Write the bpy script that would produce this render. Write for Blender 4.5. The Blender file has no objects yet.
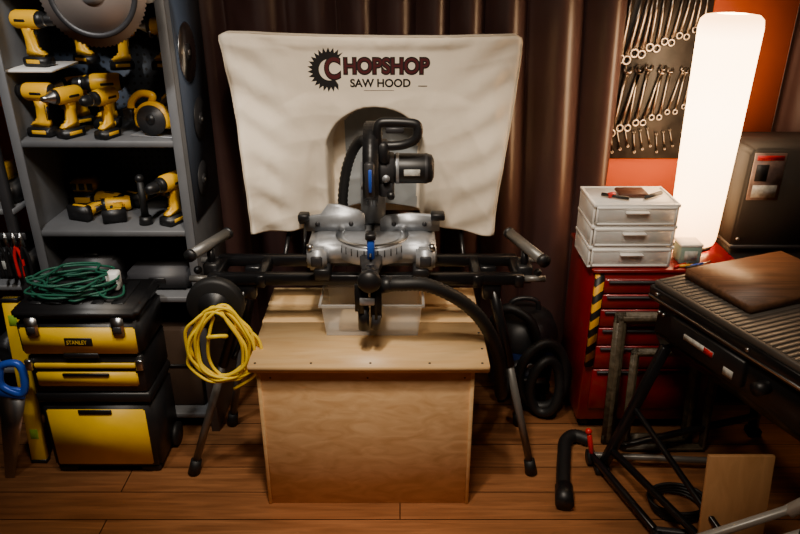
import bpy, bmesh, math, random
from mathutils import Matrix, Vector, noise
from mathutils.bvhtree import BVHTree
random.seed(7)
R=math.radians
def lin(c):
    return tuple(((x/255)/12.92 if x/255<=0.04045 else ((x/255+0.055)/1.055)**2.4) for x in c)
MATS={}
def mat(name,c,rough=.5,metal=0,var=.12,scale=12,bump=.0,emit=0,alpha=1,spec=.5,stretch=None,coat=0):
    if name in MATS: return MATS[name]
    m=bpy.data.materials.new(name); m.use_nodes=True; MATS[name]=m
    nt=m.node_tree; N=nt.nodes; L=nt.links; b=N["Principled BSDF"]
    c=lin(c)
    tc=N.new("ShaderNodeTexCoord"); mp=N.new("ShaderNodeMapping"); nz=N.new("ShaderNodeTexNoise")
    L.new(tc.outputs["Object"],mp.inputs[0]); L.new(mp.outputs[0],nz.inputs["Vector"])
    if stretch: mp.inputs["Scale"].default_value=stretch
    nz.inputs["Scale"].default_value=scale; nz.inputs["Detail"].default_value=5
    cr=N.new("ShaderNodeValToRGB"); L.new(nz.outputs["Fac"],cr.inputs[0])
    cr.color_ramp.elements[0].position=.3; cr.color_ramp.elements[1].position=.7
    cr.color_ramp.elements[0].color=(*[x*(1-var) for x in c],1)
    cr.color_ramp.elements[1].color=(*[min(1,x*(1+var)) for x in c],1)
    L.new(cr.outputs[0],b.inputs["Base Color"])
    b.inputs["Roughness"].default_value=rough; b.inputs["Metallic"].default_value=metal
    b.inputs["Specular IOR Level"].default_value=spec
    b.inputs["Coat Weight"].default_value=coat
    if bump:
        bp=N.new("ShaderNodeBump"); bp.inputs["Strength"].default_value=bump; bp.inputs["Distance"].default_value=.01
        L.new(nz.outputs["Fac"],bp.inputs["Height"]); L.new(bp.outputs[0],b.inputs["Normal"])
    if emit:
        L.new(cr.outputs[0],b.inputs["Emission Color"]); b.inputs["Emission Strength"].default_value=emit
    if alpha<1: b.inputs["Alpha"].default_value=alpha
    return m

# ---------- builder ----------
class B:
    def __init__(s,T=None): s.bm=bmesh.new(); s.mats=[]; s.T=T or Matrix()
    def mi(s,m):
        if m not in s.mats: s.mats.append(m)
        return s.mats.index(m)
    def add(s,t,m,M=None):
        M=s.T@(M or Matrix()); k=s.mi(m); mp={}
        bmesh.ops.recalc_face_normals(t,faces=t.faces[:])
        for v in t.verts: mp[v]=s.bm.verts.new(M@v.co)
        for f in t.faces:
            try: nf=s.bm.faces.new([mp[v] for v in f.verts]); nf.material_index=k; nf.smooth=True
            except ValueError: pass
        t.free()
    def box(s,a,b,m,bev=.003,M=None,seg=1):
        t=bmesh.new(); bmesh.ops.create_cube(t,size=1)
        a=Vector(a);b=Vector(b);c=(a+b)/2;d=b-a
        for v in t.verts: v.co=Vector((c[i]+v.co[i]*abs(d[i]) for i in range(3)))
        w=min(abs(x) for x in d)
        bev=min(bev,w*.45)
        if bev>0: bmesh.ops.bevel(t,geom=t.edges[:],offset=bev,segments=seg,affect='EDGES')
        s.add(t,m,M)
    def cyl(s,p,q,r,m,r2=None,n=24,M=None,bev=0):
        p=Vector(p);q=Vector(q);d=q-p
        t=bmesh.new(); bmesh.ops.create_cone(t,cap_ends=True,segments=n,radius1=r,radius2=r if r2 is None else r2,depth=d.length)
        if bev:
            es=[e for e in t.edges if any(len(f.verts)>4 for f in e.link_faces)]
            bmesh.ops.bevel(t,geom=es,offset=bev,segments=2,affect='EDGES')
        X=Matrix.Translation((p+q)/2)@d.to_track_quat('Z','Y').to_matrix().to_4x4()
        s.add(t,m,(M or Matrix())@X)
    def lathe(s,prof,o,ax,m,n=28,M=None):
        t=bmesh.new(); rings=[]
        for r,z in prof:
            if r<1e-5: rings.append([t.verts.new((0,0,z))])
            else: rings.append([t.verts.new((r*math.cos(2*math.pi*i/n),r*math.sin(2*math.pi*i/n),z)) for i in range(n)])
        for A,C in zip(rings,rings[1:]):
            for i in range(n):
                j=(i+1)%n
                if len(A)==1 and len(C)==1: continue
                if len(A)==1: t.faces.new([A[0],C[i],C[j]])
                elif len(C)==1: t.faces.new([A[i],A[j],C[0]])
                else: t.faces.new([A[i],A[j],C[j],C[i]])
        X=Matrix.Translation(o)@Vector(ax).to_track_quat('Z','Y').to_matrix().to_4x4()
        s.add(t,m,(M or Matrix())@X)
    def prism(s,pts,y0,y1,m,bev=0,M=None,plane='xz'):
        t=bmesh.new()
        f=(lambda a,b,y:(a,y,b)) if plane=='xz' else ((lambda a,b,y:(a,b,y)) if plane=='xy' else (lambda a,b,y:(y,a,b)))
        A=[t.verts.new(f(a,b,y0)) for a,b in pts]; C=[t.verts.new(f(a,b,y1)) for a,b in pts]
        n=len(pts); t.faces.new(A); t.faces.new(C[::-1])
        for i in range(n): t.faces.new([A[i],A[(i+1)%n],C[(i+1)%n],C[i]])
        if bev:
            bmesh.ops.recalc_face_normals(t,faces=t.faces[:])
            bmesh.ops.bevel(t,geom=t.edges[:],offset=bev,segments=2,affect='EDGES')
        s.add(t,m,M)
    def tube(s,pts,r,m,closed=False,n=10,sub=6,M=None,rib=0):
        P=[Vector(p) for p in pts]; out=[]; k=len(P)
        def cr(a,b,c,d,t): return .5*((2*b)+(c-a)*t+(2*a-5*b+4*c-d)*t*t+(3*b-a-3*c+d)*t**3)
        if closed:
            for i in range(k):
                for j in range(sub): out.append(cr(P[i-1],P[i],P[(i+1)%k],P[(i+2)%k],j/sub))
        elif k==2: out=P
        else:
            for i in range(k-1):
                a=P[i-1] if i else 2*P[0]-P[1]; d=P[i+2] if i+2<k else 2*P[-1]-P[-2]
                for j in range(sub): out.append(cr(a,P[i],P[i+1],d,j/sub))
            out.append(P[-1])
        t=bmesh.new(); rings=[]; K=len(out); up=None
        for i,p in enumerate(out):
            if closed: tan=(out[(i+1)%K]-out[i-1])
            else: tan=out[min(i+1,K-1)]-out[max(i-1,0)]
            tan.normalize()
            if up is None:
                up=Vector((0,0,1)) if abs(tan.z)<.9 else Vector((1,0,0))
            u=(up-tan*up.dot(tan)).normalized(); up=u; w=tan.cross(u)
            rr=r*(1+(rib if i%2 else -rib))
            rings.append([t.verts.new(p+(u*math.cos(2*math.pi*j/n)+w*math.sin(2*math.pi*j/n))*rr) for j in range(n)])
        for i in range(K if closed else K-1):
            A=rings[i];C=rings[(i+1)%K]
            for j in range(n): t.faces.new([A[j],A[(j+1)%n],C[(j+1)%n],C[j]])
        if not closed: t.faces.new(rings[0]); t.faces.new(rings[-1][::-1])
        s.add(t,m,M)
    def sph(s,c,r,m,sc=(1,1,1),M=None):
        t=bmesh.new(); bmesh.ops.create_uvsphere(t,u_segments=20,v_segments=12,radius=r)
        s.add(t,m,(M or Matrix())@Matrix.Translation(c)@Matrix.Diagonal((*sc,1)))
    def fin(s,name,parent=None,ang=.6):
        for e in s.bm.edges:
            if len(e.link_faces)==2 and e.calc_face_angle(0)>ang: e.smooth=False
        bb=[v.co for v in s.bm.verts]
        c=Vector((sum((min(v[i] for v in bb),max(v[i] for v in bb)))/2 for i in range(3)))
        if parent is None: 
            for v in s.bm.verts: v.co-=c
        me=bpy.data.meshes.new(name); s.bm.to_mesh(me); s.bm.free()
        for m in s.mats: me.materials.append(m)
        o=bpy.data.objects.new(name,me); bpy.context.collection.objects.link(o)
        if parent is None: o.location=c
        else:
            o.parent=parent; o.matrix_parent_inverse=Matrix.Translation(-parent.location)
        return o
def empty(name,loc):
    e=bpy.data.objects.new(name,None); e.location=loc; e.empty_display_size=.1
    bpy.context.collection.objects.link(e); return e

# ---------- materials ----------
yel=mat("yellow_plastic",(246,186,22),.38,var=.06)
yel2=mat("yellow_toolbox",(248,200,14),.42,var=.07)
blk=mat("black_plastic",(24,24,26),.42,var=.2)
blkm=mat("black_rubber",(19,19,20),.55,var=.25)
blkg=mat("black_gloss_paint",(20,20,22),.28,var=.15)
dkg=mat("dark_grey_metal",(56,56,59),.45,.3)
chr_=mat("bright_steel",(196,198,200),.28,1.0,var=.08)
alu=mat("cast_aluminium",(176,180,186),.42,.6,var=.1,bump=.1,scale=40)
gshelf=mat("grey_shelf_paint",(104,106,110),.5,.1,var=.1)
gtube=mat("grey_tube_paint",(122,120,116),.4,.5,var=.1)
ltube=mat("light_grey_tube_paint",(176,174,168),.4,.3,var=.06)
blue=mat("blue_anodised",(46,90,205),.35,.2)
dblue=mat("dark_blue_plastic",(28,46,96),.4)
red=mat("red_tool_chest_paint",(128,10,16),.32,.1,var=.12,coat=.3)
redp=mat("red_plastic",(210,25,20),.4)
whitep=mat("clear_frosted_plastic",(255,253,250),.3,var=.02,alpha=.45)
whites=mat("white_plastic",(254,252,248),.4,var=.02)
clearp=mat("clear_bin_plastic",(225,228,228),.12,var=.04,alpha=.4)
ycord=mat("yellow_cord",(250,215,30),.45,var=.05)
gcord=mat("green_cord",(30,92,72),.5,var=.1)
walnut=mat("dark_board_wood",(98,66,44),.5,var=.35,scale=6,stretch=(1,14,14))
oldf=mat("aged_frame_wood",(84,74,58),.5,.15,var=.4,scale=40,bump=.5)
teal=mat("teal_box_card",(140,168,160),.6)
label=mat("printed_label",(205,205,198),.5,var=.3,scale=60)

def wood(name,c1,c2,rough,stretch,scale=4,bump=.05):
    m=bpy.data.materials.new(name); m.use_nodes=True; nt=m.node_tree;N=nt.nodes;L=nt.links;b=N["Principled BSDF"]
    tc=N.new("ShaderNodeTexCoord");mp=N.new("ShaderNodeMapping");mp.inputs["Scale"].default_value=stretch
    L.new(tc.outputs["Object"],mp.inputs[0])
    n1=N.new("ShaderNodeTexNoise");n1.inputs["Scale"].default_value=scale;n1.inputs["Detail"].default_value=7;n1.inputs["Distortion"].default_value=1.2
    L.new(mp.outputs[0],n1.inputs["Vector"])
    cr=N.new("ShaderNodeValToRGB");L.new(n1.outputs["Fac"],cr.inputs[0])
    cr.color_ramp.elements[0].position=.3;cr.color_ramp.elements[1].position=.68
    cr.color_ramp.elements[0].color=(*lin(c1),1);cr.color_ramp.elements[1].color=(*lin(c2),1)
    L.new(cr.outputs[0],b.inputs["Base Color"]);b.inputs["Roughness"].default_value=rough
    bp=N.new("ShaderNodeBump");bp.inputs["Strength"].default_value=bump;bp.inputs["Distance"].default_value=.01
    L.new(n1.outputs["Fac"],bp.inputs["Height"]);L.new(bp.outputs[0],b.inputs["Normal"])
    return m
ply=wood("birch_plywood",(226,182,124),(240,204,150),.42,(1.2,9,9),3)
plyv=wood("birch_plywood_front",(214,166,112),(242,200,148),.5,(2.2,2,6),4.2,.03)
plye=wood("plywood_offcut",(184,134,84),(204,152,100),.55,(8,2,2),3)

# floor
fm=bpy.data.materials.new("floor_boards");fm.use_nodes=True;nt=fm.node_tree;N=nt.nodes;L=nt.links;b=N["Principled BSDF"]
tc=N.new("ShaderNodeTexCoord")
br=N.new("ShaderNodeTexBrick");L.new(tc.outputs["Object"],br.inputs["Vector"])
br.inputs["Scale"].default_value=1;br.inputs["Brick Width"].default_value=2.6;br.inputs["Row Height"].default_value=.128
br.inputs["Mortar Size"].default_value=.0022;br.inputs["Mortar Smooth"].default_value=.3;br.inputs["Bias"].default_value=0
br.inputs["Color1"].default_value=(*lin((206,142,92)),1);br.inputs["Color2"].default_value=(*lin((184,120,74)),1);br.inputs["Mortar"].default_value=(*lin((50,28,16)),1)
br.offset=.37
mp=N.new("ShaderNodeMapping");mp.inputs["Scale"].default_value=(1.2,16,1);L.new(tc.outputs["Object"],mp.inputs[0])
n1=N.new("ShaderNodeTexNoise");n1.inputs["Scale"].default_value=3;n1.inputs["Detail"].default_value=8;n1.inputs["Distortion"].default_value=.8;L.new(mp.outputs[0],n1.inputs["Vector"])
cr=N.new("ShaderNodeValToRGB");L.new(n1.outputs["Fac"],cr.inputs[0]);cr.color_ramp.elements[0].position=.28;cr.color_ramp.elements[1].position=.7
cr.color_ramp.elements[0].color=(.50,.46,.42,1);cr.color_ramp.elements[1].color=(1.1,1.08,1.05,1)
mx=N.new("ShaderNodeMix");mx.data_type='RGBA';mx.blend_type='MULTIPLY';mx.inputs[0].default_value=.9
L.new(br.outputs["Color"],mx.inputs[6]);L.new(cr.outputs[0],mx.inputs[7]);L.new(mx.outputs[2],b.inputs["Base Color"])
b.inputs["Roughness"].default_value=.38
bp=N.new("ShaderNodeBump");bp.inputs["Strength"].default_value=.25;bp.inputs["Distance"].default_value=.004;bp.invert=True
L.new(br.outputs["Fac"],bp.inputs["Height"]);L.new(bp.outputs[0],b.inputs["Normal"])

wallm=mat("orange_red_wall_paint",(210,92,42),.75,var=.06,scale=3,bump=.05)
wallp=mat("warm_wall_paint",(110,88,72),.8,var=.06,scale=3)
ceilm=mat("ceiling_paint",(170,160,148),.9,var=.03)
curt=mat("brown_satin_curtain",(70,48,46),.38,var=.1,scale=8,spec=.7)
# pegboard
pm=bpy.data.materials.new("pegboard_dark");pm.use_nodes=True;nt=pm.node_tree;N=nt.nodes;L=nt.links;b=N["Principled BSDF"]
tc=N.new("ShaderNodeTexCoord");sep=N.new("ShaderNodeSeparateXYZ");L.new(tc.outputs["Object"],sep.inputs[0])
def fr(out):
    a=N.new("ShaderNodeMath");a.operation='MULTIPLY';a.inputs[1].default_value=40;L.new(out,a.inputs[0])
    f=N.new("ShaderNodeMath");f.operation='FRACT';L.new(a.outputs[0],f.inputs[0])
    s=N.new("ShaderNodeMath");s.operation='SUBTRACT';s.inputs[1].default_value=.5;L.new(f.outputs[0],s.inputs[0])
    p=N.new("ShaderNodeMath");p.operation='POWER';p.inputs[1].default_value=2;L.new(s.outputs[0],p.inputs[0]);return p.outputs[0]
ad=N.new("ShaderNodeMath");L.new(fr(sep.outputs[0]),ad.inputs[0]);L.new(fr(sep.outputs[2]),ad.inputs[1])
lt=N.new("ShaderNodeMath");lt.operation='LESS_THAN';lt.inputs[1].default_value=.04;L.new(ad.outputs[0],lt.inputs[0])
mx=N.new("ShaderNodeMix");mx.data_type='RGBA';L.new(lt.outputs[0],mx.inputs[0]);mx.inputs[6].default_value=(*lin((62,72,88)),1);mx.inputs[7].default_value=(.004,.004,.005,1)
L.new(mx.outputs[2],b.inputs["Base Color"]);b.inputs["Roughness"].default_value=.55

# ---------- room ----------
def slab(name,a,b_,m):
    o=B();o.box(a,b_,m,bev=0);return o.fin(name)
slab("floor",(-2.3,-1.6,-.05),(2.3,2.80,0),fm)
slab("wall_back",(-2.3,2.80,0),(2.3,2.90,2.6),wallm)
slab("wall_left",(-2.4,-1.6,0),(-2.3,2.90,2.6),wallp)
slab("wall_right",(2.3,-1.6,0),(2.4,2.90,2.6),wallp)
slab("wall_front",(-2.4,-1.7,0),(2.4,-1.6,2.6),wallp)
slab("ceiling",(-2.4,-1.7,2.6),(2.4,2.90,2.7),ceilm)
slab("baseboard_back",(-2.3,2.785,0),(2.3,2.80,.1),mat("baseboard_paint",(70,45,30),.5))

def curtain(name,x0,x1,y,z0,z1,n,amp,seed):
    bm=bmesh.new();NX=int((x1-x0)*220);NZ=24
    V=[]
    for j in range(NZ+1):
        t=j/NZ;z=z0+(z1-z0)*t;row=[]
        for i in range(NX+1):
            s=i/NX; x=x0+(x1-x0)*s
            w=noise.noise(Vector((x*2.1,seed,t*.35)))*2.4
            ph=2*math.pi*(n*s+w*.4)
            a=amp*(.75+.6*noise.noise(Vector((x*3,seed+5,t*.6))))
            yy=y+a*math.sin(ph)+a*.3*math.sin(2*ph+1)+.003*noise.noise(Vector((x*9,z*3,seed)))
            row.append(bm.verts.new((x+a*.75*math.cos(ph),yy,z)))
        V.append(row)
    for j in range(NZ):
        for i in range(NX): 
            f=bm.faces.new([V[j][i],V[j][i+1],V[j+1][i+1],V[j+1][i]]);f.smooth=True
    me=bpy.data.meshes.new(name);bm.to_mesh(me);bm.free();me.materials.append(curt)
    o=bpy.data.objects.new(name,me);bpy.context.collection.objects.link(o)
    so=o.modifiers.new("th","SOLIDIFY");so.thickness=.002
    return o
curtain("curtain",-.76,.80,2.705,.02,2.4,10,.040,3)
curtain("curtain",1.44,2.2,2.715,.02,2.4,5,.033,9)
cr_=B();cr_.cyl((-2.2,2.73,2.43),(2.25,2.73,2.43),.014,dkg)
for x in (-2.1,0,2.1): cr_.box((x-.01,2.73,2.41),(x+.01,2.80,2.45),dkg)
cr_.fin("curtain_rod")

# ---------- plywood box ----------
p=empty("plywood_saw_platform",(-.1,2.05,0))
o=B()
o.box((-.43,1.827,0),(.218,1.845,.534),plyv,.001)
o.box((-.436,1.827,0),(-.43,2.32,.534),ply,.001)
o.box((.20,1.845,0),(.218,2.32,.534),ply,.001);o.box((-.43,1.845,0),(-.412,2.32,.534),ply,.001)
o.box((-.43,2.30,0),(.218,2.32,.534),ply,.001)
o.box((.218,1.822,0),(.230,2.32,.534),ply,.002)
o.box((-.442,1.822,0),(-.43,1.86,.534),ply,.002)
o.fin("body",p)
o=B()
o.box((-.462,1.80,.534),(.272,2.075,.56),ply,.003,seg=2)
o.box((-.466,2.079,.534),(.272,2.19,.56),ply,.003)
o.box((-.468,2.21,.534),(.272,2.34,.56),ply,.003)
o.fin("lid_boards",p)
o=B()
for x in (-.44,-.27,-.09,.09,.25): o.cyl((x,1.815,.5595),(x,1.815,.5612),.004,dkg,n=10)
for y in (1.9,2.0): o.cyl((.258,y,.5595),(.258,y,.5612),.004,dkg,n=10)
for x in (-.40,-.1,.2): o.cyl((x,1.828,.50),(x,1.8262,.50),.003,dkg,n=10)
o.fin("screws",p)

# ---------- clear bin ----------
o=B()
def openbin(o,x0,x1,y0,y1,z0,z1,m,tp=.012,lip=.008):
    t=bmesh.new()
    def ring(x0,x1,y0,y1,z): return [t.verts.new(c) for c in ((x0,y0,z),(x1,y0,z),(x1,y1,z),(x0,y1,z))]
    a=ring(x0+tp,x1-tp,y0+tp,y1-tp,z0);b_=ring(x0,x1,y0,y1,z1);c=ring(x0-lip,x1+lip,y0-lip,y1+lip,z1);d=ring(x0-lip,x1+lip,y0-lip,y1+lip,z1-.008)
    t.faces.new(a)
    for P,Q in ((a,b_),(b_,c),(c,d)):
        for i in range(4): t.faces.new([P[i],P[(i+1)%4],Q[(i+1)%4],Q[i]])
    k=o.mi(m)
    mp={v:o.bm.verts.new(v.co) for v in t.verts}
    for f in t.faces:
        nf=o.bm.faces.new([mp[v] for v in f.verts]);nf.material_index=k
    t.free()
openbin(o,-.25,.07,1.97,2.16,.561,.680,clearp)
o.box((-.20,2.0,.563),(-.05,2.1,.6),mat("sawdust_pile",(200,172,132),.9),.01)
o.fin("plastic_storage_bin")

# ---------- saw stand ----------
p=empty("miter_saw_stand",(-.1,2.1,0))
o=B()
for y in (2.05,2.2):
    o.box((-.62,y-.016,.715),(.40,y+.016,.752),blkg,.004)
    o.cyl((-.68,y,.733),(-.62,y,.733),.011,gtube);o.cyl((.40,y,.733),(.47,y,.733),.011,gtube)
for x in (-.60,-.45,.25,.385): o.box((x-.015,2.03,.708),(x+.015,2.22,.751),blkg,.004)
o.fin("rails",p)
o=B()
for sx,xt,xf in ((-1,-.50,-.735),(1,.30,.468)):
    for yt,yf in ((2.06,1.975),(2.19,2.26)):
        if sx<0 and yt>2.1: xf=-.66
        d=Vector((xf-xt,yf-yt,-.70))
        a=Vector((xt,yt,.715)); e=a+d
        o.cyl(a,a+d*.42,.017,blkg,n=16)
        o.cyl(a+d*.36,a+d*.965,.0135,gtube,n=16)
        o.cyl(a+d*.94,e+Vector((0,0,-.012)),.019,blkm,r2=.022,n=16)
        o.box((xt-.03,yt-.02,.66),(xt+.03,yt+.02,.72),blkg,.006)
    a=Vector((xt,2.06,.715))+Vector((xf-xt,-.085,-.70))*.38;c=Vector((xt,2.19,.715))+Vector((xf-xt,.07,-.70))*.38
    o.cyl(a,c,.009,blkg,n=12)
o.fin("legs",p)
o=B()
for xa,ya,xb,yb in ((-.585,2.20,-.655,2.02),(.372,2.2,.44,1.98)):
    o.cyl((xa,ya,.83),(xb,yb,.83),.018,gtube,bev=.003)
    o.cyl((xa,ya,.83),Vector((xa,ya,.83))+(Vector((xa-xb,ya-yb,0))*.05),.02,blk)
    o.cyl((xb,yb,.83),Vector((xb,yb,.83))-(Vector((xa-xb,ya-yb,0))*.07),.02,blk)
    mx_,my=(xa+xb)/2,(ya+yb)/2
    o.cyl((mx_,my,.74),(mx_,my,.815),.013,blkg);o.box((mx_-.025,my-.03,.708),(mx_+.025,my+.03,.77),blk,.006)
    o.sph((mx_+(-.04 if xa<0 else .04),my-.03,.75),.014,blk)
o.fin("end_supports",p)
o=B()
wx,wy,wz=-.578,1.955,.69
o.lathe([(0,-.02),(.05,-.02),(.055,-.012),(.062,-.018),(.08,-.02),(.090,-.012),(.090,.012),(.08,.02),(0,.02)],(wx,wy,wz),(0,-1,0),blkm,n=40)
o.lathe([(0,.02),(.05,.02),(.05,.024),(.02,.027),(.016,.035),(0,.035)],(wx,wy,wz),(0,-1,0),blk,n=32)
o.box((wx-.015,wy+.015,wz-.02),(wx+.015,2.06,wz+.03),blkg,.004)
o.fin("transport_wheel",p)

# ---------- yellow cord ----------
o=B()
for k in range(9):
    rnd=random.Random(k);cx=-.560+rnd.uniform(-.02,.02);hz=.24+rnd.uniform(-.02,.03);w=.088+rnd.uniform(-.025,.03)
    y=1.912+.005*(k%4)-.012
    pts=[]
    for i in range(12):
        a=2*math.pi*i/12+.3*k
        pts.append((cx+w*math.sin(a)*(1-.25*math.cos(a))*(1+.1*rnd.uniform(-1,1)),y+.006*math.sin(3*a+k),.572+hz*.5*math.cos(a)+.010*rnd.uniform(-1,1)))
    o.tube(pts,.0052,ycord,closed=True,n=8)
o.tube([(-.53,1.91,.64),(-.47,1.915,.61),(-.445,1.92,.53),(-.47,1.92,.45),(-.54,1.915,.40)],.0052,ycord)
o.tube([(-.60,1.90,.60),(-.575,1.89,.61),(-.545,1.91,.60),(-.56,1.925,.59)],.007,ycord)
o.cyl((-.56,1.89,.682),(-.56,1.94,.682),.008,blk)
o.fin("extension_cord")

# ---------- miter saw ----------
p=empty("sliding_miter_saw",(-.09,2.12,.757))
o=B()
for x in (-.245,.065): o.box((x-.025,1.99,.753),(x+.025,2.25,.792),blk,.005)
for s_ in (-1,1):
    cx=-.09
    pts=[(cx+s_*.06,.79),(cx+s_*.21,.79),(cx+s_*.205,.845),(cx+s_*.17,.86),(cx+s_*.06,.855)]
    o.prism(pts,2.04,2.2,alu,.005)
    o.box((cx+s_*.17-.03,1.995,.785),(cx+s_*.17+.03,2.05,.85),alu,.008,seg=2)
    o.box((cx+s_*.17-.018,1.988,.80),(cx+s_*.17+.018,2.0,.835),dkg,.004)
    o.cyl((cx+s_*.19,2.01,.85),(cx+s_*.19,2.01,.868),.01,chr_,n=12)
o.lathe([(0,0),(.120,0),(.125,.006),(.125,.05),(.120,.058),(0,.058)],(-.09,2.12,.80),(0,0,1),alu,n=48)
o.lathe([(.095,.0),(.118,0),(.118,.004),(.095,.004)],(-.09,2.12,.858),(0,0,1),chr_,n=48)
for a in range(-60,61,10):
    x=-.09+.123*math.sin(R(a));y=2.12-.123*math.cos(R(a));o.box((x-.002,y-.003,.83),(x+.002,y+.003,.853),dkg,0)
o.prism([(-.128,2.02),(-.052,2.02),(-.068,1.90),(-.112,1.90)],.80,.840,dkg,.005,plane='xy')
o.box((-.094,1.93,.858),(-.086,2.2,.8625),blk,0)
o.fin("base_and_turntable",p)
o=B()
o.prism([(-.31,.858),(-.115,.858),(-.115,.915),(-.135,.93),(-.20,.95),(-.235,.95),(-.26,.915),(-.30,.91),(-.31,.895)],2.15,2.165,alu,.002)
o.prism([(.13,.858),(-.065,.858),(-.065,.895),(-.05,.91),(.03,.92),(.10,.915),(.13,.905)],2.15,2.165,alu,.002)
for x in (-.27,-.16,-.02,.08): o.cyl((x,2.149,.885),(x,2.145,.885),.008,dkg,n=14)
o.box((-.30,2.165,.85),(-.24,2.2,.9),dkg,.004);o.box((.06,2.165,.85),(.12,2.2,.9),dkg,.004)
o.box((.10,2.12,.905),(.145,2.16,.928),blk,.004);o.box((-.33,2.12,.90),(-.295,2.16,.925),blk,.004)
o.fin("fence",p)
o=B()
bx,by,bz=-.088,2.15,1.08
n=60;pts=[]
for i in range(n*2):
    a=2*math.pi*i/(n*2);r=.127 if i%2==0 else .121
    pts.append((by+r*math.cos(a),bz+r*math.sin(a)))
o.prism(pts,bx-.0012,bx+.0012,chr_,plane='yz')
o.cyl((bx-.012,by,bz),(bx+.012,by,bz),.022,dkg)
pts=[(by+.14*math.cos(R(a)),bz+.14*math.sin(R(a))) for a in range(-35,216,8)]
o.prism(pts,bx-.024,bx+.022,blk,.006,plane='yz')
sg=mat("smoked_guard",(60,62,66),.2,alpha=.75)
pts=[(by+.128*math.cos(R(a)),bz+.128*math.sin(R(a))) for a in range(190,352,9)]+[(by+.06,bz-.01),(by-.06,bz-.01)]
o.prism(pts,bx-.017,bx-.011,sg,.001,plane='yz')
o.prism(pts,bx+.011,bx+.017,sg,.001,plane='yz')
o.box((bx-.018,by-.145,bz-.06),(bx+.012,by-.12,bz+.05),dkg,.006)
o.box((bx-.006,by-.152,bz-.04),(bx+.004,by-.14,bz+.03),blue,.002)
o.fin("blade_and_guard",p)
o=B()
mz=bz-.002
o.lathe([(0,0),(.052,0),(.055,.01),(.050,.045),(.043,.05)],(bx+.022,by-.02,mz),(1,0,0),dkg)
o.lathe([(.046,0),(.047,.004),(.047,.100),(.043,.115),(.03,.122),(0,.122)],(bx+.072,by-.02,mz),(1,0,0),blk)
o.lathe([(.0485,0),(.0485,.008),(.0475,.009)],(bx+.076,by-.02,mz),(1,0,0),alu)
o.lathe([(.048,0),(.048,.008),(.0475,.009)],(bx+.165,by-.02,mz),(1,0,0),dkg)
o.box((bx+.100,by-.071,mz-.010),(bx+.15,by-.066,mz+.010),label,.001)
o.box((bx+.02,by-.06,bz-.085),(bx+.07,by+.05,bz-.035),dkg,.008)
o.cyl((bx+.06,by-.06,bz-.075),(bx+.06,by-.08,bz-.075),.012,blk)
o.cyl((bx+.045,by-.075,bz-.02),(bx+.045,by-.06,bz-.02),.012,alu)
o.fin("motor",p)
o=B()
hz=1.195
o.tube([(bx+.028,2.09,hz-.030),(bx+.020,2.08,hz+.01),(bx+.026,2.08,hz+.034),(bx+.05,2.08,hz+.040),(bx+.118,2.08,hz+.037),(bx+.140,2.08,hz+.028),(bx+.140,2.08,hz-.002),(bx+.120,2.085,hz-.022),(bx+.08,2.09,hz-.034)],.0145,blk,closed=True,n=12)
o.box((bx+.02,2.07,hz-.09),(bx+.055,2.13,hz-.02),blk,.01)
o.box((bx+.045,2.066,hz+.008),(bx+.10,2.076,hz+.026),dkg,.003)
o.cyl((bx+.02,2.1,hz),(bx+.0,2.2,hz-.03),.016,blk)
o.fin("trigger_handle",p)
o=B()
o.prism([(2.2,.86),(2.33,.86),(2.33,.98),(2.29,1.06),(2.24,1.08),(2.2,1.0)],-.13,-.05,alu,.01,plane='yz')
for x in (-.115,-.065): o.cyl((x,2.16,1.0),(x,2.38,1.0),.011,chr_)
o.box((-.13,2.37,.975),(-.05,2.392,1.025),blk,.006)
o.cyl((-.09,2.2,1.05),(-.09,2.17,1.09),.03,dkg)
o.fin("slide_arm",p)
o=B()
o.tube([(-.19,2.24,.87),(-.193,2.25,.94),(-.18,2.26,1.03),(-.155,2.26,1.10),(-.125,2.24,1.14),(-.10,2.22,1.13)],.017,blkm,n=12,sub=10,rib=.07)
o.fin("dust_hose",p)
o=B()
o.box((-.1,1.955,.84),(-.078,2.0,.915),blue,.004);o.box((-.105,1.95,.905),(-.073,1.99,.925),blk,.004)
o.box((-.115,1.86,.79),(-.065,1.92,.845),blk,.012,seg=2)
o.lathe([(0,0),(.02,0),(.032,.008),(.036,.025),(.03,.04),(0,.045)],(-.09,1.87,.82),(0,-1,0),blk)
o.box((-.135,1.85,.70),(-.095,1.89,.81),blk,.012,seg=2)
o.box((-.088,1.85,.68),(-.055,1.885,.81),blkm,.012,seg=2)
o.cyl((-.11,1.87,.65),(-.11,1.87,.72),.017,blk);o.box((-.12,1.845,.74),(-.075,1.855,.765),alu,.003)
o.cyl((-.075,1.865,.655),(-.07,1.865,.70),.014,dkg)
o.fin("miter_handle",p)

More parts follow.
